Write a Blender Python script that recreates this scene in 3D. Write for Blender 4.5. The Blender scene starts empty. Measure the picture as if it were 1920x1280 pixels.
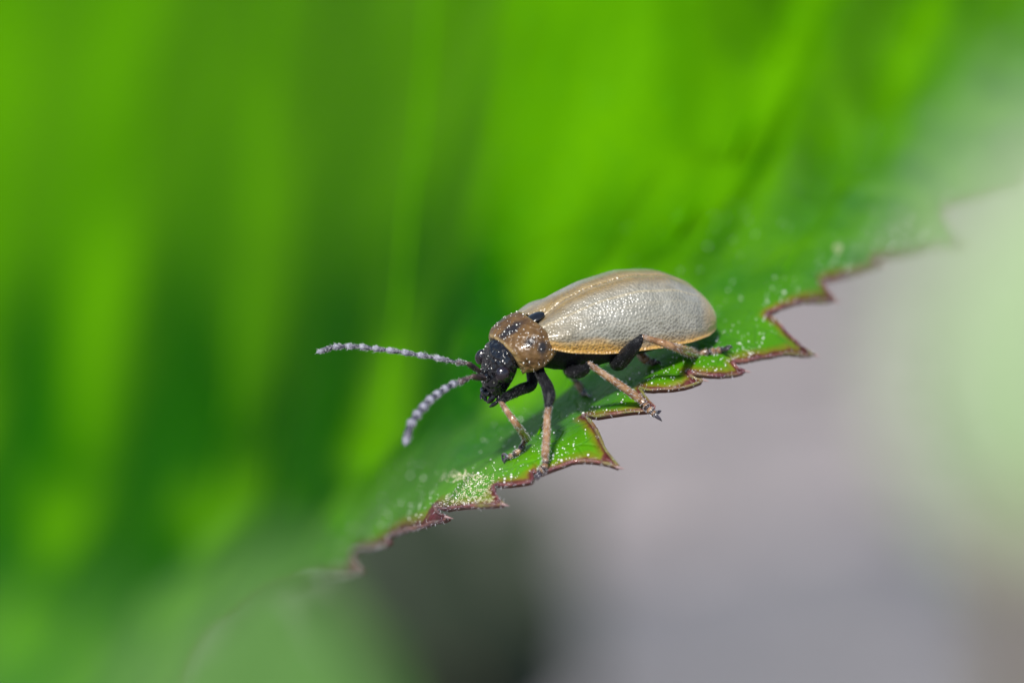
import bpy, bmesh, math, random
import numpy as np
from mathutils import Vector, Matrix
from mathutils.geometry import delaunay_2d_cdt
random.seed(7); rng = np.random.default_rng(7)
R = math.radians
# ------------------------------------------------------------------ frame (1 unit = 1 mm)
# x right, y depth beyond the focus plane, z up, as seen by the camera; W() turns this into the world
PITCH = R(20.0)
FPX = 1920*200/36.0          # focal length in photograph pixels
ZF = 118.5                   # camera to focus plane
GROUND = -118.0              # world height of the ground below the focus point
cp, sp = math.cos(PITCH), math.sin(PITCH)
AX = np.array([[1, 0, 0], [0, cp, -sp], [0, sp, cp]])     # rows: x, depth, up
def W(p):
    return np.asarray(p, float) @ AX
def ray(px, py, y):
    d = (ZF + y)/FPX
    return np.array([(px - 960)*d, y, (640 - py)*d])

# ------------------------------------------------------------------ camera, sky, sun, exposure
sc = bpy.context.scene
col = sc.collection
cam_d = bpy.data.cameras.new('camera'); cam = bpy.data.objects.new('camera', cam_d); col.objects.link(cam)
cam.location = W((0, -ZF, 0)); cam.rotation_euler = (math.pi/2 - PITCH, 0, 0)
cam_d.lens = 200; cam_d.sensor_width = 36; cam_d.clip_start = 1; cam_d.clip_end = 60000
cam_d.dof.use_dof = True; cam_d.dof.focus_distance = ZF - 0.1
cam_d.dof.aperture_fstop = 0.200/4.2
sc.camera = cam
SUN = np.array([-0.16, -0.78, 0.60]); SUN /= np.linalg.norm(SUN); SUNW = W(SUN)
sun_el = math.asin(SUNW[2]); sun_az = math.atan2(SUNW[0], SUNW[1])
w = bpy.data.worlds.new('World'); sc.world = w; w.use_nodes = True
nt = w.node_tree; nt.nodes.clear()
sky = nt.nodes.new('ShaderNodeTexSky'); sky.sky_type = 'NISHITA'; sky.sun_disc = False
sky.sun_elevation = sun_el; sky.sun_rotation = sun_az
bg = nt.nodes.new('ShaderNodeBackground'); bg.inputs[1].default_value = 0.105
wo = nt.nodes.new('ShaderNodeOutputWorld')
nt.links.new(sky.outputs[0], bg.inputs[0]); nt.links.new(bg.outputs[0], wo.inputs[0])
sd = bpy.data.lights.new('sun', 'SUN'); sd.energy = 3.9; sd.angle = R(7.0); sd.color = (1, .96, .9)
so = bpy.data.objects.new('sun', sd); col.objects.link(so)
so.rotation_euler = Vector(SUNW).to_track_quat('Z', 'Y').to_euler(); so.location = W(SUN*300)
sc.view_settings.view_transform = 'Standard'; sc.view_settings.look = 'None'
sc.view_settings.exposure = 0.42; sc.view_settings.gamma = 1.0; sc.view_settings.use_curve_mapping = False
sc.cycles.use_denoising = True
sc.cycles.max_bounces = 6; sc.cycles.sample_clamp_indirect = 4

# ------------------------------------------------------------------ material helpers
def new_mat(name):
    m = bpy.data.materials.new(name); m.use_nodes = True
    n = m.node_tree; b = n.nodes['Principled BSDF']
    return m, n, b
def N(n, t, **kw):
    x = n.nodes.new(t)
    for k, v in kw.items():
        if k.startswith('i_'):
            key = k[2:]
            x.inputs[int(key) if key.isdigit() else key.replace('_', ' ')].default_value = v
        else: setattr(x, k, v)
    return x
def L(n, a, b): n.links.new(a, b)
def ramp(n, fac, stops, interp='LINEAR'):
    r = n.nodes.new('ShaderNodeValToRGB'); r.color_ramp.interpolation = interp
    e = r.color_ramp.elements
    while len(e) < len(stops): e.new(0.5)
    for q, (p, c) in zip(e, stops): q.position = p; q.color = (*c, 1)
    L(n, fac, r.inputs[0]); return r
def mix(n, fac, a, b, mode='MIX'):
    m = n.nodes.new('ShaderNodeMix'); m.data_type = 'RGBA'; m.blend_type = mode
    for s, v in ((m.inputs[0], fac), (m.inputs[6], a), (m.inputs[7], b)):
        if hasattr(v, 'links') or isinstance(v, bpy.types.NodeSocket): L(n, v, s)
        elif isinstance(v, (int, float)): s.default_value = v
        else: s.default_value = (*v, 1)
    return m.outputs[2]
def math_n(n, op, a, b=None):
    m = n.nodes.new('ShaderNodeMath'); m.operation = op
    for i, v in enumerate((a, b)):
        if v is None: continue
        if isinstance(v, bpy.types.NodeSocket): L(n, v, m.inputs[i])
        else: m.inputs[i].default_value = v
    return m.outputs[0]
def attr(n, name): return N(n, 'ShaderNodeAttribute', attribute_name=name).outputs['Fac']
def objco(n): return N(n, 'ShaderNodeTexCoord').outputs['Object']
def noise(n, co, scale, detail=3, rough=.5):
    t = N(n, 'ShaderNodeTexNoise'); t.inputs['Scale'].default_value = scale
    t.inputs['Detail'].default_value = detail; t.inputs['Roughness'].default_value = rough
    L(n, co, t.inputs['Vector']); return t.outputs['Fac']
def voro(n, co, scale, feature='F1', out='Distance'):
    t = N(n, 'ShaderNodeTexVoronoi', feature=feature); t.inputs['Scale'].default_value = scale
    L(n, co, t.inputs['Vector']); return t.outputs[out]
def bump(n, h, strength, dist, b, prev=None):
    u = N(n, 'ShaderNodeBump'); u.inputs['Strength'].default_value = strength; u.inputs['Distance'].default_value = dist
    L(n, h, u.inputs['Height'])
    if prev is not None: L(n, prev, u.inputs['Normal'])
    L(n, u.outputs[0], b.inputs['Normal']); return u.outputs[0]
M = {}
def leaf_material(name, lo, hi, vein, trans, rough=.38, tshare=.3, edge=True, spec=.16, deep=None):
    m, n, b = new_mat(name); co = objco(n)
    f = noise(n, co, .35, 4); c = ramp(n, f, [(.3, lo), (.7, hi)]).outputs[0]
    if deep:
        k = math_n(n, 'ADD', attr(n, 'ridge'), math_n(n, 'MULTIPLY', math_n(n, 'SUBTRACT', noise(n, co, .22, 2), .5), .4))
        c = mix(n, attr(n, 'inner'), c, ramp(n, k, [(.12, deep), (.5, [a*.45 + b*.55 for a, b in zip(deep, hi)]), (.9, hi)]).outputs[0])  # vein tone with the pleats' light and shade mixed into the colour
    f2 = noise(n, co, 5, 4, .6); c = mix(n, math_n(n, 'MULTIPLY', f2, .35), c, [x*.55 for x in lo])
    v = voro(n, co, 1.6, 'DISTANCE_TO_EDGE'); vv = ramp(n, v, [(0, (1, 1, 1)), (.07, (0, 0, 0))]).outputs[0]
    v2 = voro(n, co, 5.5, 'DISTANCE_TO_EDGE'); vv2 = ramp(n, v2, [(0, (1, 1, 1)), (.09, (0, 0, 0))]).outputs[0]
    c = mix(n, math_n(n, 'MULTIPLY', vv, .35), c, vein); c = mix(n, math_n(n, 'MULTIPLY', vv2, .16), c, vein)
    if edge:
        d = attr(n, 'edge'); dn = math_n(n, 'ADD', d, math_n(n, 'MULTIPLY', math_n(n, 'SUBTRACT', noise(n, co, 3, 3), .5), .16))
        e = ramp(n, dn, [(0.0, (1, 1, 1)), (.09, (.8,)*3), (.24, (.0,)*3)]).outputs[0]
        c = mix(n, e, c, (.24, .17, .015))
        e2 = ramp(n, dn, [(0.0, (1, 1, 1)), (.045, (.9,)*3), (.11, (.0,)*3)]).outputs[0]
        c = mix(n, e2, c, (.13, .022, .03))
    L(n, c, b.inputs['Base Color']); b.inputs['Roughness'].default_value = rough
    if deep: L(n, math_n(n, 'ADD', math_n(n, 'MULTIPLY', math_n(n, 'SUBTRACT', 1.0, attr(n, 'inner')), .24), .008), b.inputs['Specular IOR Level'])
    else: b.inputs['Specular IOR Level'].default_value = spec
    h = math_n(n, 'ADD', math_n(n, 'MULTIPLY', vv, -.6), math_n(n, 'MULTIPLY', noise(n, co, 9, 3), .8))
    bump(n, h, .6, .06, b)
    t = N(n, 'ShaderNodeBsdfTranslucent'); L(n, mix(n, .6, c, trans), t.inputs[0])
    ms = N(n, 'ShaderNodeMixShader'); ms.inputs[0].default_value = tshare
    L(n, b.outputs[0], ms.inputs[1]); L(n, t.outputs[0], ms.inputs[2])
    L(n, ms.outputs[0], n.nodes['Material Output'].inputs[0]); M[name] = m
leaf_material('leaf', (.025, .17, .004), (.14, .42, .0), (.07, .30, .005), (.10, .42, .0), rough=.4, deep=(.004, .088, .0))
leaf_material('dark_leaf', (.03, .045, .026), (.05, .066, .042), (.1, .12, .08), (.07, .11, .05), edge=False)
leaf_material('pale_leaf', (.40, .56, .28), (.5, .62, .38), (.5, .6, .4), (.4, .6, .25), edge=False)
leaf_material('mid_leaf', (.10, .24, .05), (.13, .29, .07), (.15, .3, .08), (.15, .32, .05), edge=False)
def simple(name, c1, c2, scale, rough, bumpd=0, bscale=None, spec=.5, coat=0, metal=0, sheen=0, vor=False):
    m, n, b = new_mat(name); co = objco(n)
    c = ramp(n, noise(n, co, scale, 4, .6), [(.35, c1), (.65, c2)]).outputs[0]
    L(n, c, b.inputs['Base Color']); b.inputs['Roughness'].default_value = rough
    b.inputs['Specular IOR Level'].default_value = spec; b.inputs['Coat Weight'].default_value = coat
    b.inputs['Coat Roughness'].default_value = .15; b.inputs['Metallic'].default_value = metal
    b.inputs['Sheen Weight'].default_value = sheen
    if bumpd:
        h = voro(n, co, bscale, 'SMOOTH_F1') if vor else noise(n, co, bscale or scale*3, 3)
        bump(n, h, .9, bumpd, b)
    M[name] = m; return m
def margin_mat():
    m, n, b = new_mat('margin'); co = objco(n)
    c = ramp(n, noise(n, co, 5, 4, .6), [(.35, (.085, .018, .030)), (.65, (.22, .075, .055))]).outputs[0]
    c = mix(n, ramp(n, noise(n, co, 1.3, 3), [(.50, (0,)*3), (.64, (.85,)*3)]).outputs[0], c, (.16, .17, .03))
    L(n, c, b.inputs['Base Color']); b.inputs['Roughness'].default_value = .35; b.inputs['Coat Weight'].default_value = .15
    bump(n, noise(n, co, 26, 3), .9, .03, b); M['margin'] = m
margin_mat()
simple('tooth_tip', (.20, .10, .10), (.38, .27, .25), 8, .5)
simple('vein', (.05, .22, .0), (.09, .30, .0), 1, .6, spec=0)
simple('stalk', (.12, .2, .05), (.2, .13, .08), .3, .5)
simple('black', (.004, .0045, .006), (.010, .011, .014), 6, .15, .055, 12, spec=.6, vor=True)
simple('black_hairy', (.005, .005, .006), (.012, .012, .014), 6, .30, .03, 24, spec=.22)
simple('eye', (.008, .005, .008), (.016, .010, .015), 10, .12, .006, 55, spec=.6, coat=.5, vor=True)
def antenna_mat():
    m, n, b = new_mat('antenna'); co = objco(n)
    c = ramp(n, noise(n, co, 16, 4, .6), [(.35, (.016, .016, .027)), (.65, (.055, .053, .08))]).outputs[0]
    k = math_n(n, 'MULTIPLY', attr(n, 'frost'), ramp(n, noise(n, co, 24, 3), [(.35, (.25,)*3), (.6, (1,)*3)]).outputs[0])
    c = mix(n, k, c, (.36, .36, .43)); L(n, c, b.inputs['Base Color']); b.inputs['Roughness'].default_value = .45
    bump(n, noise(n, co, 30, 3), .8, .03, b); M['antenna'] = m
antenna_mat()
simple('antenna_base', (.018, .017, .025), (.09, .05, .04), 9, .35, .01, 20)
simple('hair', (.6, .6, .62), (.75, .75, .77), 3, .4)
simple('dark_hair', (.07, .07, .075), (.2, .2, .21), 3, .3)
simple('claw', (.015, .012, .02), (.05, .04, .05), 8, .22, coat=.4)
simple('pad', (.45, .33, .28), (.6, .5, .45), 8, .5)
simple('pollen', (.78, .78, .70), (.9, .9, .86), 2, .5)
simple('yellow_pollen', (.46, .43, .22), (.66, .66, .50), 9, .6)
simple('scutellum', (.006, .007, .009), (.012, .012, .014), 6, .16, .006, 20, coat=.4)
def tibia_mat():
    m, n, b = new_mat('tibia'); co = objco(n)
    f = noise(n, co, 7, 4, .6)
    c = ramp(n, f, [(.3, (.15, .068, .022)), (.55, (.34, .19, .085)), (.75, (.55, .44, .33))]).outputs[0]
    k = attr(n, 'dark'); c = mix(n, k, c, (.02, .016, .022))
    L(n, c, b.inputs['Base Color']); b.inputs['Roughness'].default_value = .24; b.inputs['Coat Weight'].default_value = .5; b.inputs['Coat Roughness'].default_value = .12
    bump(n, noise(n, co, 22, 3), .35, .015, b); M['tibia'] = m
tibia_mat()
def elytron_mat():
    m, n, b = new_mat('elytron'); co = objco(n)
    u = attr(n, 'along'); v = attr(n, 'across')
    disc = ramp(n, noise(n, co, 3, 4, .6), [(.3, (.195, .188, .145)), (.7, (.325, .316, .262))]).outputs[0]
    tan = ramp(n, noise(n, co, 5, 4, .6), [(.3, (.18, .115, .028)), (.7, (.27, .18, .055))]).outputs[0]
    ochre = ramp(n, noise(n, co, 6, 4, .6), [(.3, (.34, .165, .018)), (.7, (.50, .29, .045))]).outputs[0]
    vn = math_n(n, 'ADD', v, math_n(n, 'MULTIPLY', math_n(n, 'SUBTRACT', noise(n, co, 2.2, 3), .5), .10))
    s = ramp(n, vn, [(.0, (1, 1, 1)), (.09, (.9,)*3), (.20, (.25,)*3), (.32, (0,)*3)]).outputs[0]
    c = mix(n, s, disc, tan)
    front = ramp(n, u, [(.0, (1, 1, 1)), (.10, (.6,)*3), (.26, (0,)*3)]).outputs[0]
    c = mix(n, math_n(n, 'MULTIPLY', front, .5), c, tan)
    vf = math_n(n, 'ADD', vn, ramp(n, u, [(.0, (.11,)*3), (.25, (.09,)*3), (.42, (0,)*3)]).outputs[0])
    lat = ramp(n, vf, [(.81, (0,)*3), (.90, (.9,)*3), (1, (1,)*3)]).outputs[0]
    c = mix(n, lat, c, ochre)
    tail = ramp(n, u, [(.82, (0,)*3), (.91, (.85,)*3), (1, (1,)*3)]).outputs[0]
    c = mix(n, tail, c, (.42, .27, .085))
    # paler rib crests, darker punctures
    c = mix(n, math_n(n, 'MULTIPLY', attr(n, 'rib'), .5), c, (.46, .38, .22))
    p = voro(n, co, 17, 'F1'); pit = ramp(n, p, [(.12, (1, 1, 1)), (.36, (0, 0, 0))]).outputs[0]
    c = mix(n, math_n(n, 'MULTIPLY', pit, .55), c, (.10, .09, .07))
    L(n, c, b.inputs['Base Color'])
    b.inputs['Roughness'].default_value = .34; b.inputs['Specular IOR Level'].default_value = .75
    b.inputs['Coat Weight'].default_value = .5; b.inputs['Coat Roughness'].default_value = .17
    b.inputs['Sheen Weight'].default_value = .12; b.inputs['Sheen Roughness'].default_value = .4
    nb = bump(n, p, .75, .03, b); bump(n, noise(n, co, 8, 4), .2, .03, b, nb)
    M['elytron'] = m
elytron_mat()
def pronotum_mat():
    m, n, b = new_mat('pronotum'); co = objco(n)
    base = ramp(n, noise(n, co, 4, 4, .6), [(.3, (.050, .024, .006)), (.7, (.165, .09, .026))]).outputs[0]
    k = attr(n, 'spot'); kn = math_n(n, 'ADD', k, math_n(n, 'MULTIPLY', math_n(n, 'SUBTRACT', noise(n, co, 6, 3), .5), .55))
    c = mix(n, ramp(n, kn, [(.22, (0,)*3), (.78, (1,)*3)]).outputs[0], base, (.018, .014, .013))
    c = mix(n, attr(n, 'rim'), c, (.36, .25, .10))
    L(n, c, b.inputs['Base Color']); b.inputs['Roughness'].default_value = .36; b.inputs['Coat Weight'].default_value = .12
    p = voro(n, co, 12, 'SMOOTH_F1'); bump(n, p, .9, .04, b); M['pronotum'] = m
pronotum_mat()
def ground_mat():
    m, n, b = new_mat('ground'); co = objco(n)
    c = ramp(n, noise(n, co, .02, 5, .6), [(.3, (.225, .203, .20)), (.7, (.33, .30, .296))]).outputs[0]
    c = mix(n, math_n(n, 'MULTIPLY', noise(n, co, .5, 5, .7), .5), c, (.12, .10, .10))
    L(n, c, b.inputs['Base Color']); b.inputs['Roughness'].default_value = .9
    bump(n, noise(n, co, .3, 6, .65), .8, 2, b); M['ground'] = m
ground_mat()
simple('stone', (.235, .208, .206), (.33, .298, .294), .2, .8, .5, .8)
simple('dark_lump', (.10, .10, .105), (.16, .155, .165), .2, .8, .5, .8)
simple('petal', (.55, .22, .34), (.62, .30, .42), .3, .5)

# ------------------------------------------------------------------ mesh helpers
class MB:
    def __init__(s): s.v = []; s.f = []; s.a = {}
    def add(s, verts, faces, **at):
        k = len(s.v); s.v += [tuple(map(float, p)) for p in verts]
        s.f += [tuple(i + k for i in f) for f in faces]
        for key in set(s.a) | set(at):
            lst = s.a.setdefault(key, []); lst += [0.0]*(k - len(lst))
            vals = at.get(key); lst += list(map(float, vals)) if vals is not None else [0.0]*len(verts)
        return s
    def build(s, name, mat, parent=None, origin=None, smooth=True, props=None):
        o0 = np.zeros(3) if origin is None else np.asarray(origin, float)
        if parent is not None and origin is None: o0 = np.array(parent['_o'])
        me = bpy.data.meshes.new(name)
        pts = W(np.array(s.v) - o0)
        me.from_pydata([tuple(p) for p in pts], [], s.f); me.update()
        if smooth: me.polygons.foreach_set('use_smooth', [True]*len(me.polygons))
        for key, vals in s.a.items():
            vals = vals + [0.0]*(len(s.v) - len(vals))
            at = me.attributes.new(key, 'FLOAT', 'POINT'); at.data.foreach_set('value', vals)
        me.materials.append(M[mat])
        o = bpy.data.objects.new(name, me); col.objects.link(o)
        if parent is None: o.location = W(o0)
        else: o.parent = parent
        o['_o'] = list(o0)
        for k, v in (props or {}).items(): o[k] = v
        return o
def empty(name, origin, **props):
    o = bpy.data.objects.new(name, None); col.objects.link(o); o.location = W(origin); o['_o'] = list(map(float, origin))
    o.empty_display_size = 1
    for k, v in props.items(): o[k] = v
    return o
def unit(v): v = np.asarray(v, float); return v/(np.linalg.norm(v) + 1e-12)
def catmull(pts, per=6):
    p = [np.asarray(q, float) for q in pts]; p = [2*p[0] - p[1]] + p + [2*p[-1] - p[-2]]; out = []
    for i in range(1, len(p) - 2):
        for k in range(per):
            t = k/per; a, b, c, d = p[i-1], p[i], p[i+1], p[i+2]
            out.append(.5*((2*b) + (-a + c)*t + (2*a - 5*b + 4*c - d)*t*t + (-a + 3*b - 3*c + d)*t**3))
    out.append(p[-2]); return out
def tube(mb, pts, rad, seg=10, flat=1.0, side=None, **at):
    pts = [np.asarray(p, float) for p in pts]; n = len(pts); V = []; prev = None
    for i, p in enumerate(pts):
        t = unit(pts[min(i+1, n-1)] - pts[max(i-1, 0)])
        if prev is None:
            ref = np.array(side if side is not None else (0, -1, .3)); a = unit(ref - t*ref.dot(t))
        else: a = unit(prev - t*prev.dot(t))
        prev = a; b = np.cross(t, a); r = rad[i] if hasattr(rad, '__len__') else rad
        for k in range(seg):
            q = 2*math.pi*k/seg; V.append(p + r*(a*math.cos(q)*flat + b*math.sin(q)))
    V.append(pts[0]); V.append(pts[-1]); F = []
    for i in range(n-1):
        for k in range(seg):
            k2 = (k+1) % seg; F.append((i*seg+k, i*seg+k2, (i+1)*seg+k2, (i+1)*seg+k))
    for k in range(seg):
        k2 = (k+1) % seg; F.append((n*seg, k2, k)); F.append((n*seg+1, (n-1)*seg+k, (n-1)*seg+k2))
    A = {}
    for key, vals in at.items(): A[key] = [x for x in vals for _ in range(seg)] + [vals[0], vals[-1]]
    mb.add(V, F, **A); return mb
def limb(mb, pts, rads, seg=12, per=6, flat=1.0, **at):
    """smooth tube with rounded ends through the given points"""
    P = catmull([np.append(np.asarray(p, float), [r] + [at[k][i] for k in at]) for i, (p, r) in enumerate(zip(pts, rads))], per)
    P = np.array(P); xyz, rr = P[:, :3], np.maximum(P[:, 3], .002)
    t0, t1 = unit(xyz[1]-xyz[0]), unit(xyz[-1]-xyz[-2])
    cap = [(.95, .35), (.7, .75), (.35, .95)]
    X = [xyz[0]-t0*rr[0]*c*.8 for c, s in cap] + list(xyz) + [xyz[-1]+t1*rr[-1]*c*.8 for c, s in cap[::-1]]
    RR = [rr[0]*s for c, s in cap] + list(rr) + [rr[-1]*s for c, s in cap[::-1]]
    A = {k: [P[0, 4+j]]*3 + list(P[:, 4+j]) + [P[-1, 4+j]]*3 for j, k in enumerate(at)}
    return tube(mb, X, RR, seg, flat, **A)
def sphere(mb, c, rx, ry=None, rz=None, basis=None, nu=16, nv=10, **at):
    ry = ry or rx; rz = rz or rx; B = np.eye(3) if basis is None else np.array(basis)
    V = []
    for j in range(1, nv):
        ph = math.pi*j/nv
        for i in range(nu):
            th = 2*math.pi*i/nu
            V.append(np.asarray(c) + B[0]*rx*math.sin(ph)*math.cos(th) + B[1]*ry*math.sin(ph)*math.sin(th) + B[2]*rz*math.cos(ph))
    V.append(np.asarray(c) + B[2]*rz); V.append(np.asarray(c) - B[2]*rz); F = []
    for j in range(nv-2):
        for i in range(nu): F.append((j*nu+i, (j+1)*nu+i, (j+1)*nu+(i+1) % nu, j*nu+(i+1) % nu))
    t, b = len(V)-2, len(V)-1
    for i in range(nu): F.append((t, i, (i+1) % nu)); F.append((b, (nv-2)*nu+(i+1) % nu, (nv-2)*nu+i))
    mb.add(V, F, **{k: [v]*len(V) for k, v in at.items()}); return mb
_ico = bmesh.new(); bmesh.ops.create_icosphere(_ico, subdivisions=1, radius=1)
IV = np.array([v.co[:] for v in _ico.verts]); IF = [tuple(v.index for v in f.verts) for f in _ico.faces]; _ico.free()
def grain(mb, c, r):
    q = rng.normal(size=(3, 3)); q, _ = np.linalg.qr(q)
    s = r*rng.uniform(.75, 1.2, 3); mb.add((IV*s) @ q + c, IF)
def hair(mb, p, d, ln, r=.005, bend=.25):
    d = unit(d); a = unit(np.cross(d, rng.normal(size=3))); b = np.cross(d, a); off = a*bend*ln*rng.uniform(-1, 1)
    V = []; mid = p + d*ln*.5 + off*.3
    for c, rr in ((np.asarray(p) - d*.01, r), (mid, r*.7)):
        for k in range(3): V.append(c + rr*(a*math.cos(2.094*k) + b*math.sin(2.094*k)))
    V.append(p + d*ln + off)
    F = [(k, (k+1) % 3, 3+(k+1) % 3, 3+k) for k in range(3)] + [(3+k, 3+(k+1) % 3, 6) for k in range(3)]
    mb.add(V, F)
def surface_samples(mb, n, keep=None):
    """random points with normals on the faces of a builder"""
    V = np.array(mb.v); idx = np.array([(f[0], f[1], f[2]) for f in mb.f])
    A, B, C = V[idx[:, 0]], V[idx[:, 1]], V[idx[:, 2]]; nr = np.cross(B-A, C-A); ar = np.linalg.norm(nr, axis=1)
    k = rng.choice(len(ar), n*(6 if keep else 1), p=ar/ar.sum()); ab = rng.random((len(k), 2)); fl = ab.sum(1) > 1; ab[fl] = 1 - ab[fl]
    Pt = A[k] + ab[:, :1]*(B[k]-A[k]) + ab[:, 1:]*(C[k]-A[k]); Nn = nr[k]/(ar[k][:, None] + 1e-12)
    return [(p, q) for p, q in zip(Pt, Nn) if keep is None or keep(p, q)][:n]

# ------------------------------------------------------------------ ground
g = MB(); S = 20000
gz = GROUND
def gw(x, y, z): return AX @ np.array([x, y, z])      # world -> builder frame
g.add([gw(-S, -S, gz), gw(S, -S, gz), gw(S, S, gz), gw(-S, S, gz)], [(0, 1, 2, 3)])
g.build('ground', 'ground', smooth=False, props={'kind': 'structure', 'label': 'blurred mauve grey stony ground far below the leaf'})
gm = MB(); dm = MB()
for i in range(1500):
    x, y = rng.uniform(-160, 220), rng.uniform(150, 560); r = rng.uniform(1.5, 6)
    q, _ = np.linalg.qr(rng.normal(size=(3, 3)))
    V = [gw(*(np.array([x, y, gz + r*.15]) + (v*r*rng.uniform(.8, 1.15)*np.array([1.2, 1, .6])) @ np.eye(3))) for v in IV]
    gm.add(V, IF)
gm.build('pebbles', 'stone', smooth=False, props={'kind': 'stuff', 'label': 'blurred grey mauve pebbles strewn over the ground', 'category': 'pebbles'})

# ------------------------------------------------------------------ the leaf: a height field over (x, depth)
def smooth_curve(xs, ys, win):
    g = np.linspace(xs[0], xs[-1], 1200); v = np.interp(g, xs, ys); st = g[1] - g[0]; k = max(1, int(win/st))
    pad = np.concatenate([v[0] - (v[1]-v[0])*np.arange(k, 0, -1), v, v[-1] + (v[-1]-v[-2])*np.arange(1, k+1)])
    v2 = np.convolve(pad, np.ones(2*k+1)/(2*k+1), 'valid')
    return lambda x: np.interp(x, g, v2)
edge_depth = smooth_curve([-40, -26, -20, -12, -9, -7, -5, -4.2, -3.3, -2, -1.3, -.5, .5, 1.8, 4, 6, 8, 10, 13, 20, 32, 45],
                          [84, 68, 58, 43, 34, 26, 16, 11.5, 6.6, 1.4, -.5, -.95, -.75, 0, 1.3, 3.8, 8.2, 13.5, 21, 38, 68, 100], .4)
edge_height = smooth_curve([-40, -20, -12, -9, -6, -4, 2.67, 45], [-38, -20.5, -12.9, -9.9, -6.8, -4.9, -.94, -.94 + .58*42.3], .8)
def smooth01(t): t = np.clip(t, 0, 1); return t*t*(3 - 2*t)
rise_from = smooth_curve([-40, -10, -5, -1, 2, 6, 10, 20, 45], [48, 41, 31, 17, 10.5, 11, 19, 42, 82], 1.6)
def rise(q, far):       # height gained going in from the margin: drooping teeth, then a shallow climb
    s1, s2, s3 = .85, .17, .72
    a = .35
    sp1 = a*np.log1p(np.exp(np.clip((q+.1)/a, -40, 40)))
    b = 4.0
    sp2 = b*np.log1p(np.exp(np.clip(far/b, -40, 40)))
    return s1*q + (s2 - s1)*sp1 + (s3 - s2)*sp2
PER = 4.95; PH0 = 0.43
def vein_phase(x, q): return (x - (.10 + .32*smooth01((x + 1)/7))*q - .0006*q*q)/PER + PH0
def pucker(x, q):     # uneven blistering between the finer veins
    n = (np.sin(2.3*x + .9*q + 1) + np.sin(-1.7*x + 1.1*q + 2.1*np.sin(.7*x)) + np.sin(3.1*x - .55*q + 1.2*np.sin(.6*q + x)) + .7*np.sin(.9*x + .35*q + 2))/2.6
    return n*smooth01((q - 2)/3)*(1 - smooth01((q - 9)/10))
def leaf_h(x, y):
    x = np.asarray(x, float); y = np.asarray(y, float)
    q = y - edge_depth(x)
    z = edge_height(x) + rise(q, y - rise_from(x))
    ph = vein_phase(x, q); tri = np.cos(2*np.pi*ph) + .22*np.cos(4*np.pi*ph + .6) + .12*np.sin(2*np.pi*ph*.47 + 1)
    amp = .03 + .85*smooth01((q - 2.5)/14)
    z = z + amp*tri
    # quilting between the side veins
    am2 = .022 + .16*smooth01((q - 1.5)/3) + .26*smooth01((q - 5)/14)
    z = z + am2*(np.sin(1.9*q + 2.1*np.sin(1.3*x) + 3*np.floor(ph))*np.sin(np.pi*(ph % 1))**2 + .4*np.sin(3.1*x + .7*q)*np.sin(2.3*q - .9*x))
    z = z + .20*pucker(x, q)
    # little waves of the margin
    z = z + .05*np.exp(-np.abs(q)/1.2)*np.sin(2.3*x + .5)
    return z
YS = np.concatenate([np.linspace(-12, 30, 260), np.linspace(30.4, 160, 160)])
def on_leaf(px, py):
    d = (ZF + YS)/FPX; v = leaf_h((px - 960)*d, YS) - (640 - py)*d      # first crossing from the camera side
    k = np.nonzero((v[:-1] < 0) & (v[1:] >= 0))[0]
    k = int(k[0]) if len(k) else int(np.argmin(np.abs(v[:-1])))
    lo, hi = YS[k], YS[k+1]
    for _ in range(3):
        yy = np.linspace(lo, hi, 9); d = (ZF + yy)/FPX; v = leaf_h((px - 960)*d, yy) - (640 - py)*d
        j = np.nonzero(v >= 0)[0]; j = max(1, int(j[0])) if len(j) else 8
        lo, hi = yy[j-1], yy[j]
    return ray(px, py, hi)
def leaf_n(x, y):
    e = .02; dx = (leaf_h(x+e, y) - leaf_h(x-e, y))/(2*e); dy = (leaf_h(x, y+e) - leaf_h(x, y-e))/(2*e)
    return unit((-dx, -dy, 1))
TR = [(400,1200),(418,1186),(448,1172),(455,1155),(490,1132),(498,1118),(535,1104),(560,1092),(600,1081),(653,1081),(681,1072),(664,1059),(657,1040),(661,1029),(688,1028),(717,1024),(731,1015),(722,1006),(749,998),(786,991),(826,978),(842,970),
 (820,963),(810,944),(828,957),(866,951),(913,949),(947,946),(932,934),(922,908),(945,910),(975,907),(1000,902),(997,880),(1010,889),(1030,881),(1058,871),(1075,864),(1103,863),(1134,867),
 (1163,877),(1148,860),(1134,842),(1123,817),(1105,788),(1088,778),(1113,781),(1140,777),(1164,774),(1209,771),(1232,766),(1212,748),(1195,725),(1214,732),(1255,730),(1292,724),(1322,713),(1300,710),(1286,694),
 (1305,702),(1342,705),(1380,702),(1400,696),(1382,690),(1371,678),(1395,677),(1430,669),(1455,666),(1505,667),(1530,666),(1510,655),(1480,630),(1455,601),(1436,588),(1463,577),(1490,569),(1533,566),
 (1570,565),(1554,550),(1541,529),(1562,525),(1615,515),(1650,503),(1661,498),(1632,491),(1665,486),(1708,483),(1732,477),(1767,465),(1802,468),(1828,470),(1807,457),(1784,430),(1769,395),(1813,385),(1860,375),(1900,364),(1940,358),(1922,336),(1975,322),(2040,314),(2022,296),(2090,280),(2150,272)]
TIPS = [(842,970),(947,946),(1163,877),(1322,713),(1400,696),(1530,666),(1570,565),(1661,498),(1828,470)]
tr3 = [on_leaf(*p) for p in TR]
tr2 = [p[:2] for p in tr3]
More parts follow.
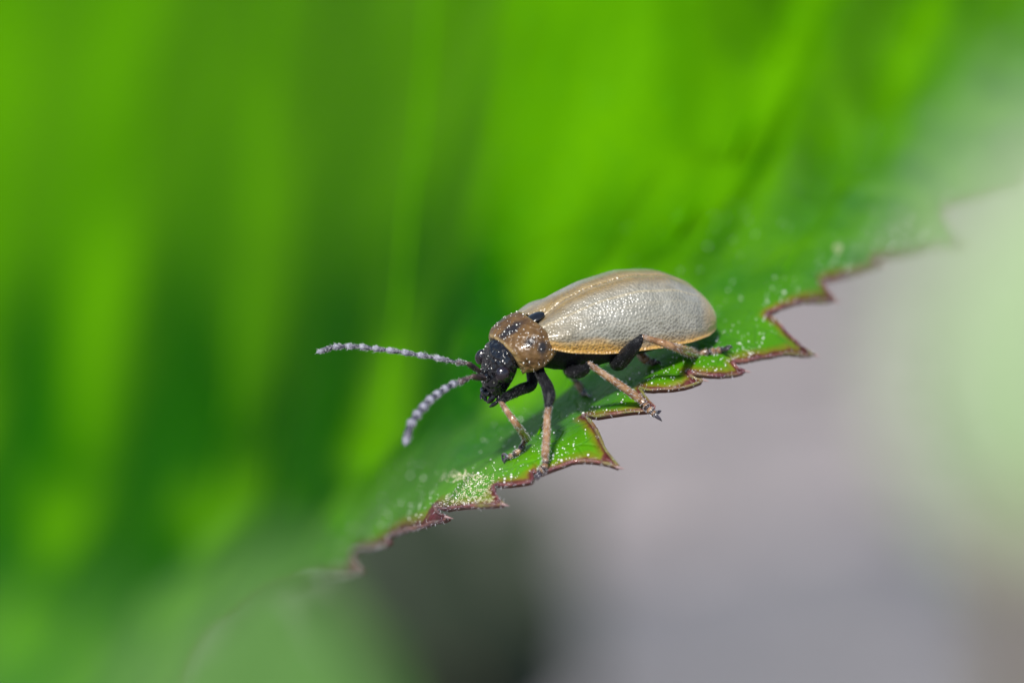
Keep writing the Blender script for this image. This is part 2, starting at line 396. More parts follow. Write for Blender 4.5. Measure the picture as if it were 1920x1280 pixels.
# the margin beyond the traced stretch: the same kind of teeth along the edge line
def teeth(x0, x1):
    out = []; x = x0
    while x < x1:
        s = random.uniform(.8, 1.35)
        for dx, q in ((0, .1), (.35, -.35), (.9, -.8), (1.15, -1.15), (1.1, -.6), (1.0, .05)):
            xx = x + dx*s; out.append(np.array([xx, float(edge_depth(xx)) + q*s]))
        x += 1.05*s
    return out
left = teeth(-34.0, tr2[0][0] - .9); right = teeth(tr2[-1][0] + .25, 34.0)
edge_line = left + tr2 + right
def densify(pl, step):
    out = []
    for a, b in zip(pl[:-1], pl[1:]):
        n = max(1, int(np.linalg.norm(b - a)/step))
        for k in range(n): out.append(a + (b - a)*k/n)
    out.append(pl[-1]); return out
def chaikin(pl, r=.22):
    out = [pl[0]]
    for a, b in zip(pl[:-1], pl[1:]): out += [a*(1-r) + b*r, a*r + b*(1-r)]
    return out + [pl[-1]]
edge2 = densify(chaikin(edge_line), .09)
xl, xr = edge2[0][0], edge2[-1][0]
def far_depth(x):  # the opposite margin of the blade, above the picture
    t = min(max((x - xl)/(xr - xl), 0), 1); yy = float(edge_depth(x)) + np.linspace(4, 110, 400)
    k = np.nonzero(leaf_h(np.full(400, x), yy) > 21)[0]; top = (yy[k[0]] if len(k) else yy[-1]) - float(edge_depth(x))
    return float(edge_depth(x)) + 1 + (max(top, 8) + 4)*math.sin(math.pi*t)**.4
far = [np.array([x, far_depth(x) + .9*(i % 2)]) for i, x in enumerate(np.linspace(xr, xl, 90))][1:-1]
poly = edge2 + far
P = np.array(poly)
def inside(pts):
    A = P; Bq = np.roll(P, 1, 0); out = np.empty(len(pts), bool); dy = Bq[:, 1] - A[:, 1]; dy[dy == 0] = 1e-12
    for s in range(0, len(pts), 1000):
        x, y = pts[s:s+1000, 0:1], pts[s:s+1000, 1:2]
        m = ((A[None, :, 1] > y) != (Bq[None, :, 1] > y)) & (x < (Bq[:, 0] - A[:, 0])[None]*(y - A[None, :, 1])/dy[None] + A[None, :, 0])
        out[s:s+1000] = m.sum(1) % 2 == 1
    return out
def edge_dist(pts):
    E = np.array(edge2); out = np.empty(len(pts))
    for s in range(0, len(pts), 2000):
        d = pts[s:s+2000, None, :] - E[None]; out[s:s+2000] = np.sqrt((d**2).sum(2).min(1))
    return out
gp = []
def grid(x0, x1, q0, q1, st):
    X, Q = np.meshgrid(np.arange(x0, x1, st), np.arange(q0, q1, st)); X = X + rng.uniform(-.25, .25, X.shape)*st; Q = Q + rng.uniform(-.25, .25, X.shape)*st
    return np.stack([X.ravel(), (Q + edge_depth(X)).ravel()], 1)
gp = np.concatenate([grid(-12, 13, -3, 3.5, .17), grid(-12, 13, 3.5, 26, .36), grid(-12, 13, 26, 98, .9),
                     grid(-34, -12, -2, 98, .9), grid(13, 35, -2, 98, .9)])
gp = gp[inside(gp)]; gp = gp[edge_dist(gp) > .085]
pts2 = [Vector(p) for p in poly] + [Vector(p) for p in gp]
ne = len(poly)
vo, _, fo, _, _, _ = delaunay_2d_cdt(pts2, [(i, (i+1) % ne) for i in range(ne)], [], 1, 1e-6)
V2 = np.array([v[:] for v in vo]); Z = leaf_h(V2[:, 0], V2[:, 1]); ED = edge_dist(V2)
LEAF0 = np.array([0., 0., -2.])
leaf = empty('leaf', LEAF0, label='broad bright green serrated leaf with dark red toothed margin carrying the beetle', category='leaf')
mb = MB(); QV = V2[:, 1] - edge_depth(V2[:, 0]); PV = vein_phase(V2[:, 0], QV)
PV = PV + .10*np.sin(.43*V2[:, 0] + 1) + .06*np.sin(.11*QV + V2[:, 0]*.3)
RG = (.5 - .5*np.cos(2*np.pi*PV))**1.5*(.58 + .42*np.sin(.85*QV + 2.7*np.floor(PV) + 1.6*np.sin(.23*QV + .5*np.floor(PV)) + .4*V2[:, 0]))  # paler veins, plus painted bright and shaded bands of the pleats
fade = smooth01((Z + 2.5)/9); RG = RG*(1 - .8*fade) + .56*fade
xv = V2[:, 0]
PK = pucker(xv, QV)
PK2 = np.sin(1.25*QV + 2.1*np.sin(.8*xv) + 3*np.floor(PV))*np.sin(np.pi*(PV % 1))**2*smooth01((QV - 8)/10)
RG = np.clip(RG*1.15 - .05 + .34*PK + .16*PK2, 0, 1)  # blister tops painted lighter and hollows darker, on top of the relief
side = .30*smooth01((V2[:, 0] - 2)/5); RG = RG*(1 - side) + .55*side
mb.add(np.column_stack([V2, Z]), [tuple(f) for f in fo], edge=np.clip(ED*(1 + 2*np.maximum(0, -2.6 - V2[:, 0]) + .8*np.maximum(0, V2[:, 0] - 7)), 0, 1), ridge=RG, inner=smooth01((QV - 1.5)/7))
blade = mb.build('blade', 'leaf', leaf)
md = blade.modifiers.new('thickness', 'SOLIDIFY'); md.thickness = .10; md.offset = -1
# red thickened margin
mp = [np.array([p[0], p[1], float(leaf_h(*p))]) for p in edge2]
tips3 = [on_leaf(*p) for p in TIPS]
mr = []
for i, p in enumerate(mp):
    r = (.034 + .008*math.sin(i*.37) + .007*math.sin(i*.11 + 1) + rng.normal()*.004)*float(np.interp(p[0], [-5, -4.0, -2.3, 7, 10], [.04, .15, 1, 1, .35]))
    for t in tips3:
        d = np.linalg.norm(p - t)
        if d < .25: r = max(.03, r*(.45 + .55*d/.25))
    mr.append(r)
mg = MB(); tube(mg, mp, mr, 8); margin = mg.build('margin', 'margin', leaf)
for t, a in zip(tips3, TIPS):
    c = MB(); d = unit(ray(a[0] + 22, a[1] + 5, t[1]) - t); limb(c, [t - d*.08, t, t + d*.05, t + d*.09], [.030, .026, .014, .005], 8, 3)
    c.build('tooth_tip', 'tooth_tip', leaf)
hb = MB()
for i in range(0, len(mp)):
    if not (-5 < mp[i][0] < 11): continue
    for _ in range(2):
        d = unit(np.array([rng.normal()*.5, -1 + rng.normal()*.4, rng.normal()*.9])); hair(hb, mp[i] + d*mr[i]*.9, d, rng.uniform(.04, .11), .0055)
hb.build('margin_hair', 'hair', margin, props={'kind': 'stuff'})
# side veins and midrib
for k in range(-5, 9):
    pts = []
    for q in np.linspace(1.5, 60, 60):
        xs = np.linspace(xl, xr, 3000); d_ = vein_phase(xs, q) - (k + .5); j_ = np.nonzero((d_[:-1] < 0) & (d_[1:] >= 0))[0]
        if not len(j_): continue
        x = float(xs[j_[0]]); y = q + float(edge_depth(x))
        if xl + 1 < x < xr - 1 and y < far_depth(x) - 2: pts.append(np.array([x, y, float(leaf_h(x, y)) + .01]))
    if len(pts) > 4:
        v = MB(); tube(v, pts, list(np.linspace(.02, .12, len(pts))), 6); v.build('vein', 'vein', leaf)
pts = [np.array([x, float(edge_depth(x)) + (far_depth(x) - float(edge_depth(x)))*.9, 0]) for x in np.linspace(xl + 6, xr - 1, 50)]
for p in pts: p[2] = float(leaf_h(p[0], p[1])) + .1
v = MB(); tube(v, pts, list(np.linspace(.15, .9, 50)), 8); v.build('midrib', 'vein', leaf)
e = pts[-1]; base_w = W(e); gp0 = np.array([base_w[0] + 45, base_w[1] + 10, gz - 1])
ctrl = [pts[-2], e, e + np.array([9, 2, 3]), gw(base_w[0] + 30, base_w[1] + 6, base_w[2] - 18), gw(base_w[0] + 42, base_w[1] + 10, (base_w[2] + gz)/2), gw(*gp0)]
v = MB(); limb(v, ctrl, [.9, 1, 1.1, 1.3, 1.5, 1.8], 10, 8); v.build('stalk', 'stalk', leaf)

# ------------------------------------------------------------------ the beetle
f = unit((-.889, -.452, -.07)); up0 = np.array([.12, -.378, .918]); u = unit(up0 - f*up0.dot(f)); l = np.cross(u, f)
BC = ray(1149, 615.5, .95)                       # middle of the wing-case base plane
def B(x, y, z): return BC + f*x + l*y + u*z
foot_o = on_leaf(1100, 790)
beetle = empty('beetle', foot_o, label='small tan leaf beetle with black head walking along the leaf margin', category='beetle')
# wing cases
EL = 2.36; EF = 2.0    # half length back / front
e_w = smooth_curve([0, .04, .12, .25, .45, .62, .78, .88, .95, .985, 1], [.74, .84, .92, .98, 1.06, 1.09, 1.0, .82, .55, .32, .05], .02)
e_h = smooth_curve([0, .05, .15, .3, .5, .7, .85, .94, 1], [.34, .45, .69, .98, 1.18, 1.13, .87, .55, .18], .035)
e_base = smooth_curve([0, .1, .3, .55, .8, 1], [.02, -.07, -.12, -.05, .02, .04], .06)
def elytron(sg):
    mb = MB(); nu, nv = 72, 40; V = []; A = []; C = []; RB = []
    T = np.linspace(0, 1, nu+1); T = T + .0*T
    T = 1 - (1 - T)**1.0
    for i, t in enumerate(T):
        tt = t
        w_ = float(e_w(tt)); h = float(e_h(tt)); b0 = float(e_base(tt))
        for j in range(nv+1):
            vv = j/nv
            if vv < .88:
                a = vv/.88*math.pi/2
                y = (w_*.955)*math.sin(a)**.92; z = b0 + .05 + (h - b0 - .05)*max(math.cos(a), 0)**.80
            else:                                # flattened rim turned outwards
                s = (vv - .88)/.12; y = w_*(.955 + .045*s); z = b0 + .05*(1 - s)
            rib = 0
            for rv, wd, am in ((.03, .022, .7), (.30, .011, 1), (.46, .010, .6), (.62, .012, .2), (.80, .02, .5), (.985, .02, .6)):
                rib = max(rib, am*math.exp(-((vv - rv)/wd)**2))*1.0
            rib *= min(1, (1 - t)*6)
            nrm = np.array([0, y, z - b0 + .2]); nrm = nrm/np.linalg.norm(nrm)
            y2 = y + nrm[1]*.018*rib; z2 = z + nrm[2]*.018*rib
            # shoulder hump and hollow beside it
            hump = .07*math.exp(-((t - .09)/.06)**2 - ((vv - .62)/.13)**2) - .05*math.exp(-((t - .13)/.06)**2 - ((vv - .42)/.10)**2)
            y2 += nrm[1]*hump; z2 += nrm[2]*hump
            if vv < .08: z2 -= .03*(1 - vv/.08)
            notch = .27*math.exp(-(vv/.16)**2)*max(0, 1 - t/.15)   # room for the scutellum
            x = EF - t*(EF + EL) - notch - .10*(1 - math.cos(vv*1.2))*(1 - t)*1.2 
            V.append(B(x, sg*(y2 + .004), z2)); A.append(t); C.append(vv); RB.append(rib)
    F = []
    for i in range(nu):
        for j in range(nv):
            q = (i*(nv+1)+j, i*(nv+1)+j+1, (i+1)*(nv+1)+j+1, (i+1)*(nv+1)+j)
            F.append(q if sg < 0 else q[::-1])
    mb.add(V, F, along=A, across=C, rib=RB); return mb
ely_near, ely_far = elytron(1), elytron(-1)
for e_, lab in ((ely_near, 'silvery tan wing case with ochre rim'), (ely_far, 'tan far wing case beyond the seam')):
    o = e_.build('wing_case', 'elytron', beetle, props={'label': lab})
    md = o.modifiers.new('thickness', 'SOLIDIFY'); md.thickness = .03; md.offset = -1
sc_mb = MB()
sphere(sc_mb, B(EF - .10, 0, .385), .23, .16, .06, (unit(f - u*.5), l, unit(u + f*.5)), 20, 10); sc_mb.build('scutellum', 'scutellum', beetle, props={'label': 'glossy black scutellum'})
# trunk: breast and abdomen in one continuous surface
def loft(mb, secs, seg=28, **kw):
    V = []; n = len(secs)
    for (c, a, b, ra, rb_up, rb_dn, e) in secs:
        for k in range(seg):
            q = 2*math.pi*k/seg; cx, sx = math.cos(q), math.sin(q)
            ca = math.copysign(abs(cx)**e, cx); sb = math.copysign(abs(sx)**e, sx)
            V.append(np.asarray(c) + a*ra*ca + b*(rb_up if sx > 0 else rb_dn)*sb)
    V.append(np.asarray(secs[0][0])); V.append(np.asarray(secs[-1][0])); F = []
    for i in range(n-1):
        for k in range(seg):
            k2 = (k+1) % seg; F.append((i*seg+k, (i+1)*seg+k, (i+1)*seg+k2, i*seg+k2))
    for k in range(seg):
        k2 = (k+1) % seg; F.append((n*seg, k, k2)); F.append((n*seg+1, (n-1)*seg+k2, (n-1)*seg+k))
    mb.add(V, F); return mb
tr = []
for x, z, w_, hu, hd in [(-1.85, .06, .25, .08, .06), (-1.6, .05, .58, .25, .16), (-1.1, .03, .86, .5, .27), (-.4, .0, .98, .6, .38), (.2, -.05, .97, .6, .46),
                         (.7, -.10, .88, .5, .62), (1.15, -.12, .82, .5, .64), (1.5, -.14, .72, .45, .58), (1.8, -.16, .62, .38, .50), (2.1, -.22, .54, .36, .44), (2.4, -.32, .46, .30, .36), (2.6, -.40, .36, .26, .28), (2.75, -.46, .26, .2, .2)]:
    tr.append((B(x, 0, z), l, u, w_, hu, hd, .9))
for k in range(2):   # smooth the section list
    new = [tr[0]]
    for a, b in zip(tr[:-1], tr[1:]):
        new += [tuple((np.asarray(p)*.5 + np.asarray(q)*.5) if not np.isscalar(p) else .5*p + .5*q for p, q in zip(a, b)), b]
    tr = new
trunk = MB(); loft(trunk, tr)
body = trunk.build('body', 'black_hairy', beetle, props={'label': 'black hairy breast and abdomen'})
hb = MB()
for p, nn in surface_samples(trunk, 1500, lambda p, n: n[1] < .3):
    d = unit(nn*.35 - f*.9 - u*.35 + rng.normal(size=3)*.2); hair(hb, p, d, rng.uniform(.07, .15), .0045)
hb.build('body_hair', 'dark_hair', body, props={'kind': 'stuff'})
# pronotum
pf = unit(f*.82 - u*.54 + l*.10); pu = unit(u - pf*u.dot(pf)); PO = B(1.93, .08, .13)
pl = np.cross(pu, pf)
def Pn(x, y, z): return PO + pf*x + pl*y + pu*z
pm = MB(); nu, nv = 36, 56; V = []; SP = []; RM = []
for i in range(nu+1):
    s = i/nu                                     # 0 rear edge, 1 front edge
    for j in range(nv+1):
        t = -1 + 2*j/nv
        hw = np.interp(s, [0, .08, .3, .55, .8, .94, 1], [.62, .70, .81, .85, .77, .64, .54])
        y = hw*math.sin(t*math.pi/2*.98)/math.sin(math.pi/2*.98)
        a = abs(t)
        dome = .42*(1 - a**2.6)*(1 - .10*(2*s - 1)**2)
        rim = max(0, (a - .9)/.1)
        z = dome - .27*a**3 - .03*(1 - rim)*0 + .03*rim
        z -= .025*math.exp(-((s - .52)/.2)**2 - ((a - .50)/.16)**2) + .03*math.exp(-((s - .5)/.2)**2 - (t/.14)**2) + .03*math.exp(-((s-.55)/.18)**2 - ((a-.8)/.09)**2)
        x = .93*s - .02 + .06*math.cos(t*math.pi)*(s > .97)
        x = -.05 + .86*s - .09*(a**2)*(1 if s < .5 else -.2)*abs(2*s - 1) 
        edge_drop = .06*max(0, (s - .93)/.07)**2 + .05*max(0, (.06 - s)/.06)**2
        V.append(Pn(x, y, z - edge_drop))
        sp_ = math.exp(-((t)/.13)**2 - ((s - .60)/.42)**2)*1.05
        for c0 in (.50, .74): sp_ = max(sp_, math.exp(-((a - c0)/.11)**2 - ((s - (.50 if c0 == .5 else .36))/.17)**2)*1.0)
        SP.append(sp_); RM.append(max(0, min(1, (s - .90)/.07))*.8 + .5*max(0, (.07 - s)/.07) + rim*.3)
F = []
for i in range(nu):
    for j in range(nv): F.append((i*(nv+1)+j, i*(nv+1)+j+1, (i+1)*(nv+1)+j+1, (i+1)*(nv+1)+j)[::-1])
pm.add(V, F, spot=SP, rim=[min(1, r) for r in RM])
o = pm.build('pronotum', 'pronotum', beetle, props={'label': 'brown pronotum with black spots and pale rim'})
md = o.modifiers.new('thickness', 'SOLIDIFY'); md.thickness = .04; md.offset = -1
# head
hf = unit(f*.05 - u*.99 + l*.02); hn = unit(f - hf*f.dot(hf)); hl = np.cross(hn, hf)*-1
if hl.dot(l) < 0: hl = -hl
HO = B(2.76, .22, -.26)
def H(t, y, z): return HO + hf*t + hl*y + hn*z
hd = MB(); secs = []
for t, w_, fr, bk in [(-.26, .12, .06, .10), (-.20, .30, .14, .24), (-.05, .45, .22, .34), (.14, .49, .24, .38), (.32, .47, .24, .38), (.48, .40, .27, .36), (.62, .335, .27, .32), (.76, .285, .22, .27), (.88, .24, .16, .20), (.95, .16, .09, .12), (.98, .07, .04, .05)]:
    secs.append((H(t, 0, 0), hl, hn, w_, fr, bk, .85))
for k in range(2):
    new = [secs[0]]
    for a, b in zip(secs[:-1], secs[1:]):
        new += [tuple((np.asarray(p)*.5 + np.asarray(q)*.5) if not np.isscalar(p) else .5*p + .5*q for p, q in zip(a, b)), b]
    secs = new
loft(hd, secs, 32)
for sg in (1, -1):      # cheek and socket swellings below the antennae
    sphere(hd, H(.50, sg*.13, .27), .09, .09, .07, (hf, hl, hn), 14, 8)
head = hd.build('head', 'black', beetle, props={'label': 'coarsely pitted black head'})
for sg in (1, -1):
    em = MB(); sphere(em, H(.28, sg*.475, .10), .175, .13, .165, (hf, hl, hn), 24, 16); em.build('eye', 'eye', head)
    mm = MB(); limb(mm, [H(.84, sg*.17, .05), H(.97, sg*.16, .09), H(1.06, sg*.07, .10), H(1.07, sg*.01, .10)], [.07, .065, .04, .015], 10, 4); mm.build('mandible', 'black', head)
    pp = MB(); limb(pp, [H(.86, sg*.22, -.05), H(.97, sg*.29, .02), H(1.05, sg*.26, .09), H(1.11, sg*.21, .12)], [.03, .042, .045, .02], 8, 4); pp.build('palp', 'black', head)
lb = MB(); limb(lb, [H(.86, -.14, .17), H(.88, 0, .21), H(.86, .14, .17)], [.05, .06, .05], 10, 5); lb.build('lip', 'black', head)
hb = MB()
for p, nn in surface_samples(hd, 260, lambda p, n: (p - HO).dot(hf) > .4 or n.dot(hn) > .2):
    hair(hb, p, unit(nn + hf*.8 + rng.normal(size=3)*.3), rng.uniform(.04, .11), .0045)
hb.build('head_hair', 'dark_hair', head, props={'kind': 'stuff'})
# antennae
def antenna(px, d0, d1, r0, r1, lab, rb):
    n = len(px); P3 = [ray(*p, d0 + (d1 - d0)*(i/(n-1))**1.2) for i, p in enumerate(px)]
    P3[0] = rb
    core = MB(); tube(core, catmull(P3[:-1] + [P3[-1]*.7 + P3[-2]*.3], 4), .018, 8); an = core.build('antenna', 'antenna_base', beetle, props={'label': lab})
    hm = MB()
    for i in range(n-1):
        a, b = P3[i], P3[i+1]; r = r0 + (r1 - r0)*min(1, i/6)
        s = MB(); last = i == n-2
        pr = ([.46, .64, .8, 1.0, 1.18, 1.12, .75] if not last else [.5, .8, .98, 1.0, .9, .6, .22])
        if i == 0: pr = [.7, .95, 1.1, 1.15, 1.1, 1.0, .7]
        ts = [0, .12, .3, .55, .8, .93, 1.0]
        limb(s, [a + (b-a)*t for t in ts], [r*q*(1.1 if i == 0 else 1) for q in pr], 12, 2, frost=[0, 0, 0, .12, .75, 1, .7] if i > 1 else [0, 0, 0, 0, .1, .2, .1])
        s.build('segment', 'antenna' if i > 1 else 'antenna_base', an)
        for p, nn in surface_samples(s, 75 if i > 0 else 14): hair(hm, p, unit(nn*.55 + unit(b-a)*.8 + rng.normal(size=3)*.25), rng.uniform(.025, .055)*(1.9 if rng.random() < .10 else 1), .0032)
    hm.build('antenna_hair', 'hair', an, props={'kind': 'stuff'})
antenna([(903,690),(877,681),(856,679),(814,670),(783,665),(755,660),(726,656),(700,653),(675,650),(650,649),(626,650),(594,661)], -.75, -.5, .050, .056, 'long slender far antenna held forward', H(.47, -.13, .29))
antenna([(912,700),(885,706),(860,717),(846,721),(831,731),(817,741),(803,752),(792,766),(780,780),(770,797),(760,834)], -1.05, -3.0, .056, .084, 'near antenna curving down towards the leaf', H(.50, .13, .30))
# legs
def contact(px, py, lift=.03):
    p = on_leaf(px, py); return p + leaf_n(p[0], p[1])*lift
def leg(femur, fr, tib, tr_, tarsus, tsr, claws, lab, dark=(.9, .15, 0, 0, .25)):
    fm = MB(); limb(fm, femur, fr, 14, 6); lg = fm.build('leg', 'black_hairy', beetle, props={'label': lab})
    tm = MB(); limb(tm, tib, tr_, 12, 6, dark=dark[:len(tib)]); tb = tm.build('tibia', 'tibia', lg)
    hm = MB()
    for p, nn in surface_samples(tm, 230): hair(hm, p, unit(nn*.4 + unit(tib[-1]-tib[0])*.8 + rng.normal(size=3)*.2), rng.uniform(.04, .075), .0034)
    fh = MB()
    for p, nn in surface_samples(fm, 260): hair(fh, p, unit(nn*.3 + unit(femur[-1]-femur[0])*.8 + rng.normal(size=3)*.2), rng.uniform(.04, .08), .004)
    for i in range(len(tarsus)-1):
        a, b = tarsus[i], tarsus[i+1]; s = MB(); r = tsr[i]
        limb(s, [a, a*.6 + b*.4, a*.2 + b*.8, b], [r*.6, r*.85, r*1.1, r*.8], 10, 3, dark=[.55, .2, .75, .95]); sg = s.build('tarsus_segment', 'tibia', lg)
        for p, nn in surface_samples(s, 40): hair(hm, p, unit(nn*.6 + unit(b-a)*.6 + rng.normal(size=3)*.2), rng.uniform(.03, .06), .004)
    for c in claws:
        s = MB(); limb(s, c, [.045, .042, .030, .008][:len(c)], 8, 4); s.build('claw', 'claw', lg)
    hm.build('leg_hair', 'hair', lg, props={'kind': 'stuff'}); fh.build('thigh_hair', 'dark_hair', lg, props={'kind': 'stuff'})
# near front
fy = on_leaf(1018, 886)[1]
leg([B(1.9, .35, -.40), ray(1013, 700, -.35), ray(1025, 722, -.8), ray(1030, 742, fy + .15), ray(1028, 760, fy + .05)], [.10, .11, .125, .13, .085],
    [ray(1029, 762, fy + .05), ray(1026, 780, fy + .04), ray(1025, 815, fy + .02), ray(1022, 853, fy + .02)], [.070, .072, .082, .088],
    [ray(1022, 854, fy + .02), ray(1023, 868, fy), ray(1019, 879, fy - .03), contact(1014, 886, .05)], [.072, .085, .085],
    [[contact(1014, 884, .05), ray(1008, 889, fy - .05), ray(1004, 894, fy - .06), ray(1003, 900, fy - .04)], [contact(1014, 884, .05), ray(1012, 891, fy - .10), ray(1009, 896, fy - .12), ray(1007, 901, fy - .1)]],
    'near front leg standing straight on the margin', (.5, .1, 0, .1))
# far front
c0 = contact(957, 861, .06)
leg([B(1.9, -.2, -.45), ray(998, 716, .3), ray(975, 730, .0), ray(952, 742, -.4), ray(940, 752, -.75)], [.10, .12, .12, .10, .065],
    [ray(939, 753, -.75), ray(950, 770, -.85), ray(968, 795, -.95), ray(987, 822, c0[1] + .05)], [.050, .062, .075, .085],
    [ray(988, 822, c0[1] + .05), contact(989, 838, .14), contact(981, 849, .09), contact(968, 857, .07), c0], [.065, .072, .07, .06],
    [[c0, contact(951, 858, .09), contact(946, 859, .08), contact(943, 865, .02)], [c0, contact(953, 863, .07), contact(948, 867, .05), contact(946, 869, .02)]],
    'far front leg reaching under the head', (.5, .2, 0, .1))
# near middle
c0 = contact(1216, 768, .05)
leg([B(.85, .5, -.5), ray(1072, 694, .1), ray(1085, 697, -.25), ray(1097, 692, -.55), ray(1104, 683, -.7)], [.13, .145, .14, .11, .065],
    [ray(1104, 682, -.7), ray(1125, 697, -.6), ray(1160, 720, -.45), ray(1198, 747, -.28)], [.062, .070, .080, .088],
    [ray(1199, 748, -.28), ray(1208, 757, c0[1]), ray(1214, 764, c0[1] - .05), ray(1221, 771, c0[1] - .05), ray(1227, 777, c0[1] - .05)], [.072, .08, .085, .075],
    [[ray(1225, 775, c0[1] - .05), ray(1232, 781, c0[1] - .08), ray(1237, 785, c0[1] - .08), ray(1241, 789, c0[1] - .06)], [ray(1225, 773, c0[1]), ray(1233, 773, c0[1] + .05), ray(1237, 771, c0[1] + .08), ray(1240, 770, c0[1] + .1)]],
    'near middle leg stretched over the leaf edge', (.45, .05, 0, .1))
# near hind
c0 = contact(1352, 660, .05); c1 = contact(1330, 664, .05)
leg([B(.1, .55, -.38), ray(1158, 680, .25), ray(1172, 668, -.02), ray(1190, 648, -.30), ray(1203, 632, -.42)], [.15, .175, .165, .135, .07],
    [ray(1205, 632, -.42), ray(1230, 639, -.35), ray(1265, 651, -.2), ray(1302, 663, c1[1])], [.062, .072, .088, .125],
    [ray(1302, 662, c1[1]), c1, ray(1340, 659, c0[1]), c0], [.075, .08, .085],
    [[c0, ray(1362, 652, c0[1] - .05), ray(1369, 649, c0[1] - .08), ray(1374, 653, c0[1] - .1)], [c0, ray(1360, 656, c0[1] - .15), ray(1366, 654, c0[1] - .2), ray(1370, 657, c0[1] - .2)]],
    'near hind leg with thick black thigh pushing back', (.5, .05, 0, .1))
pd = MB(); sphere(pd, c0 + np.array([.10, -.06, .02]), .07, .05, .05)
# far middle and far hind
c0 = contact(1094, 737, .05)
leg([B(.8, -.5, -.45), B(.75, -.8, -.5), ray(1066, 694, 1.3), ray(1070, 700, 1.5)], [.14, .15, .12, .07],
    [ray(1070, 701, 1.5), ray(1078, 712, c0[1] - .1), ray(1088, 726, c0[1] - .05)], [.062, .07, .085],
    [ray(1088, 726, c0[1] - .05), ray(1092, 733, c0[1]), c0, contact(1100, 743, .05)], [.075, .08, .08], [[contact(1100, 743, .05), contact(1104, 744, .07), contact(1107, 746, .06), contact(1109, 748, .03)]],
    'far middle leg behind the black belly', (.4, .05, .1))
c0 = contact(1222, 682, .05)
leg([B(.0, -.5, -.25), B(-.15, -.9, -.3), B(-.35, -1.15, -.2)], [.16, .18, .08],
    [B(-.35, -1.15, -.2), B(-.7, -1.2, -.45), ray(1210, 674, c0[1] - .02)], [.062, .08, .10],
    [ray(1210, 674, c0[1]), ray(1217, 679, c0[1]), c0, contact(1230, 683, .05)], [.075, .08, .08], [[contact(1230, 683, .05), contact(1234, 683, .07), contact(1238, 684, .06), contact(1240, 685, .03)]],
    'far hind leg half hidden behind the thigh', (.4, .05, .1))

# ------------------------------------------------------------------ pollen and dust
pg = MB()
def put_all(mb, rows):
    Q = [on_leaf(px, py) for px, py, r in rows]; q2 = np.array([p[:2] for p in Q])
    ok = inside(q2) & (edge_dist(q2) > .05)
    for p, row, k in zip(Q, rows, ok):
        if k: grain(mb, p + leaf_n(p[0], p[1])*row[2]*.55, row[2])
E2 = np.array([(p[0], p[1]) for p in TR], float); E2 = E2[np.argsort(E2[:, 0])]
rows = []
for i in range(1150):
    px = rng.uniform(620, 1840); base = np.interp(px, E2[:, 0], E2[:, 1])
    clump = .5 + .5*math.sin(px*.021 + 1.3*math.sin(px*.007))
    py = base - abs(rng.normal())*(30 + 45*clump) - 2
    rows.append((px, py, rng.choice([.009, .012, .016, .022, .030], p=[.42, .32, .16, .07, .03])))
for i in range(100):
    px = rng.uniform(1150, 1850); base = np.interp(px, E2[:, 0], E2[:, 1]); rows.append((px, base - rng.uniform(30, 330), rng.uniform(.010, .022)))
put_all(pg, rows)
pg.build('pollen_grains', 'pollen', props={'kind': 'stuff', 'label': 'fine white pollen grains scattered over the leaf', 'category': 'pollen'})
yp = MB(); from_poly = np.array([(816,951),(838,928),(870,908),(905,890),(928,886),(927,912),(936,940),(900,945),(860,949)], float)
def in_px(p, Q):
    c = False; j = len(Q)-1
    for i in range(len(Q)):
        if (Q[i][1] > p[1]) != (Q[j][1] > p[1]) and p[0] < (Q[j][0]-Q[i][0])*(p[1]-Q[i][1])/(Q[j][1]-Q[i][1]) + Q[i][0]: c = not c
        j = i
    return c
rows = []
while len(rows) < 720:
    p = rng.uniform((815, 885), (938, 952))
    if in_px(p, from_poly) and (math.sin(p[0]*.31 + p[1]*.2) + math.sin(p[1]*.43 - p[0]*.11) > -1.2 + rng.normal()*.5): rows.append((*p, rng.choice([.007, .010, .014, .020], p=[.4, .35, .2, .05])))
rows += [(rng.normal(868, 22), rng.normal(894, 5), rng.uniform(.012, .022)) for _ in range(120)]
rows += [(rng.normal(1572, 3.5), rng.normal(466, 4.5), rng.uniform(.012, .02)) for _ in range(36)]
put_all(yp, rows)
yp.build('yellow_pollen', 'yellow_pollen', props={'kind': 'stuff', 'label': 'dense crust of yellow pollen on one leaf tooth', 'category': 'pollen'})
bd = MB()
for src, n in ((ely_near, 420), (ely_far, 70), (pm, 130), (hd, 90)):  # pollen on the back; the head's white grains stand in for glints
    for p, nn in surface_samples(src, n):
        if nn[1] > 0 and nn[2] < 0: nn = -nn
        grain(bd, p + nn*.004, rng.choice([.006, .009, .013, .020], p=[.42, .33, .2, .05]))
bd.build('beetle_dust_glints', 'pollen', props={'kind': 'stuff', 'label': 'pale specks of pollen on the beetle back, added glint specks on the head', 'category': 'pollen'})

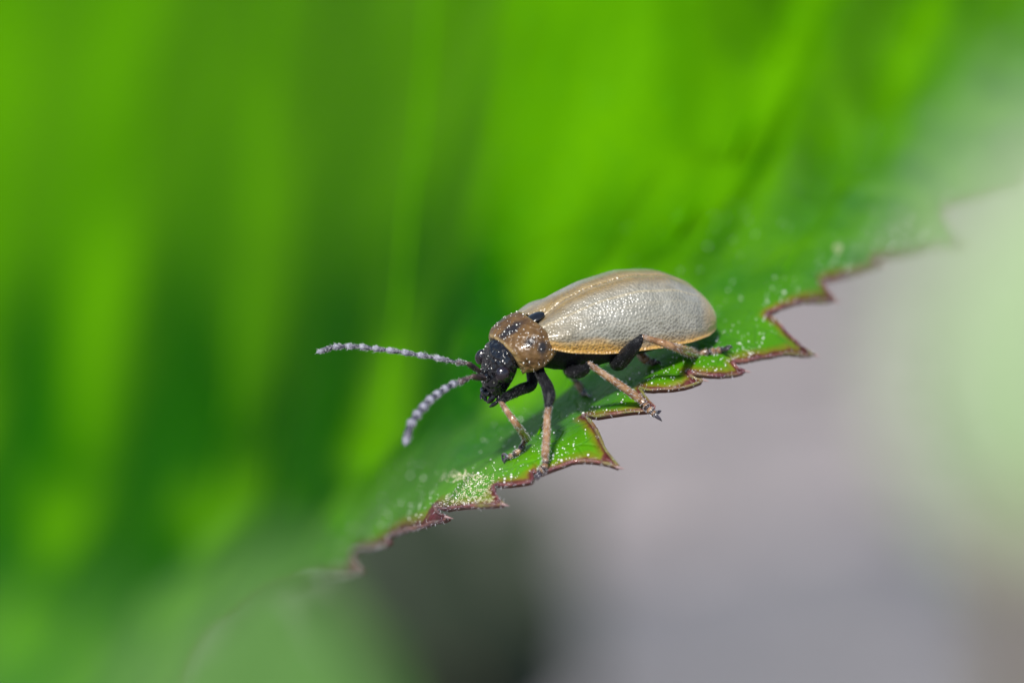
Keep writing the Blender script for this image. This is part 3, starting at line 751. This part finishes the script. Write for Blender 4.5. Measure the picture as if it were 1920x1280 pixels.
# ------------------------------------------------------------------ plants far behind, seen only as soft colour
def plant(name, mat, label, cat, leaves, foot):
    o0 = gw(foot[0], foot[1], gz); root = empty(name, o0, label=label, category=cat)
    for (px, py, y, ln, wd, ang, tilt) in leaves:
        c = ray(px, py, y); a = np.array([math.cos(ang), 0, math.sin(ang)]); nrm = unit(np.array([.25*math.sin(ang), -math.cos(tilt), math.sin(tilt)])); nrm = unit(nrm - a*nrm.dot(a)); b = np.cross(nrm, a)
        m = MB(); V = []; n = 14
        for i in range(n+1):
            s = i/n; hw = wd*math.sin(math.pi*s**.85)**.8*(1 + .08*((i % 2)*2 - 1)) if 0 < i < n else .02
            for t in (-1, -.5, 0, .5, 1): V.append(c + a*(s - .5)*ln + b*hw*t - nrm*(.12*wd*(1 - abs(t)) + .25*ln*(s - .5)**2))
        F = [(i*5+j, i*5+j+1, (i+1)*5+j+1, (i+1)*5+j) for i in range(n) for j in range(4)]
        m.add(V, F); o = m.build('foliage_leaf', mat, root); md = o.modifiers.new('thickness', 'SOLIDIFY'); md.thickness = .3
        st = MB(); p0 = c - a*ln*.5; limb(st, [p0 + a*.5, p0*.7 + o0*.3 + np.array([0, 0, 3.]), p0*.3 + o0*.7, o0], [.35, .5, .7, .9], 8, 6); st.build('leaf_stalk', 'stalk', root)
def foot_of(px, py, y): p = W(ray(px, py, y)); return (p[0], p[1])
plant('dark_plant', 'dark_leaf', 'dark grey green low plant blurred on the ground below the leaf', 'plant',
      [(850, 1075, 190, 15, 5, .5, .5), (760, 1180, 200, 16, 6, -.3, .6), (850, 1230, 215, 16, 4.5, 1.2, .5), (690, 1040, 205, 12, 4, .9, .6), (640, 1270, 190, 14, 5, 2.2, .6), (800, 1310, 200, 18, 6, .1, .6), (930, 1080, 210, 15, 2.6, 1.3, .5), (1040, 1200, 225, 11, 2.2, 1.4, .5), (1010, 1000, 225, 9, 2, 1.2, .5), (800, 1060, 185, 14, 4.5, 1.8, .5)], foot_of(820, 1500, 205))
plant('pale_plant', 'pale_leaf', 'pale green leaf standing blurred in front of the stony ground', 'plant',
      [(1985, 620, -58, 5.4, 1.7, 1.5, .35)], foot_of(2500, 1400, -45))
plant('low_herb', 'mid_leaf', 'mid green leaf tip blurred below the leaf margin', 'plant',
      [(470, 1500, -46, 6.6, 2.3, 1.45, .35)], foot_of(450, 2600, -20))

dk = MB()  # dark lumps added to deepen the tone of the low ground edge
for px, py, r in ((1250, 1330, 13), (1480, 1345, 15), (1800, 1330, 17), (1080, 1290, 11), (1640, 1400, 13)):
    d = W(ray(px, py, 0) - np.array([0, -ZF, 0])); c = W((0, -ZF, 0)); k = (gz - c[2])/d[2]; hit = c + d*k
    bm = bmesh.new(); bmesh.ops.create_icosphere(bm, subdivisions=3, radius=1)
    ph = rng.uniform(0, 6, 3); V = []
    for v in bm.verts:
        p = np.array(v.co); q = p*(1 + .12*math.sin(3*p[0] + ph[0]) + .09*math.sin(4.5*p[1] + ph[1]) + .06*math.sin(7*p[2] + 5*p[0] + ph[2]))
        V.append(gw(hit[0] + q[0]*r*1.25, hit[1] + q[1]*r, gz + r*.15 + q[2]*r*.5))
    dk.add(V, [tuple(v.index for v in f_.verts) for f_ in bm.faces]); bm.free()
dk.build('dark_lumps', 'dark_lump', props={'kind': 'stuff', 'label': 'darker blurred lumps added along the low edge of the ground', 'category': 'pebbles'})
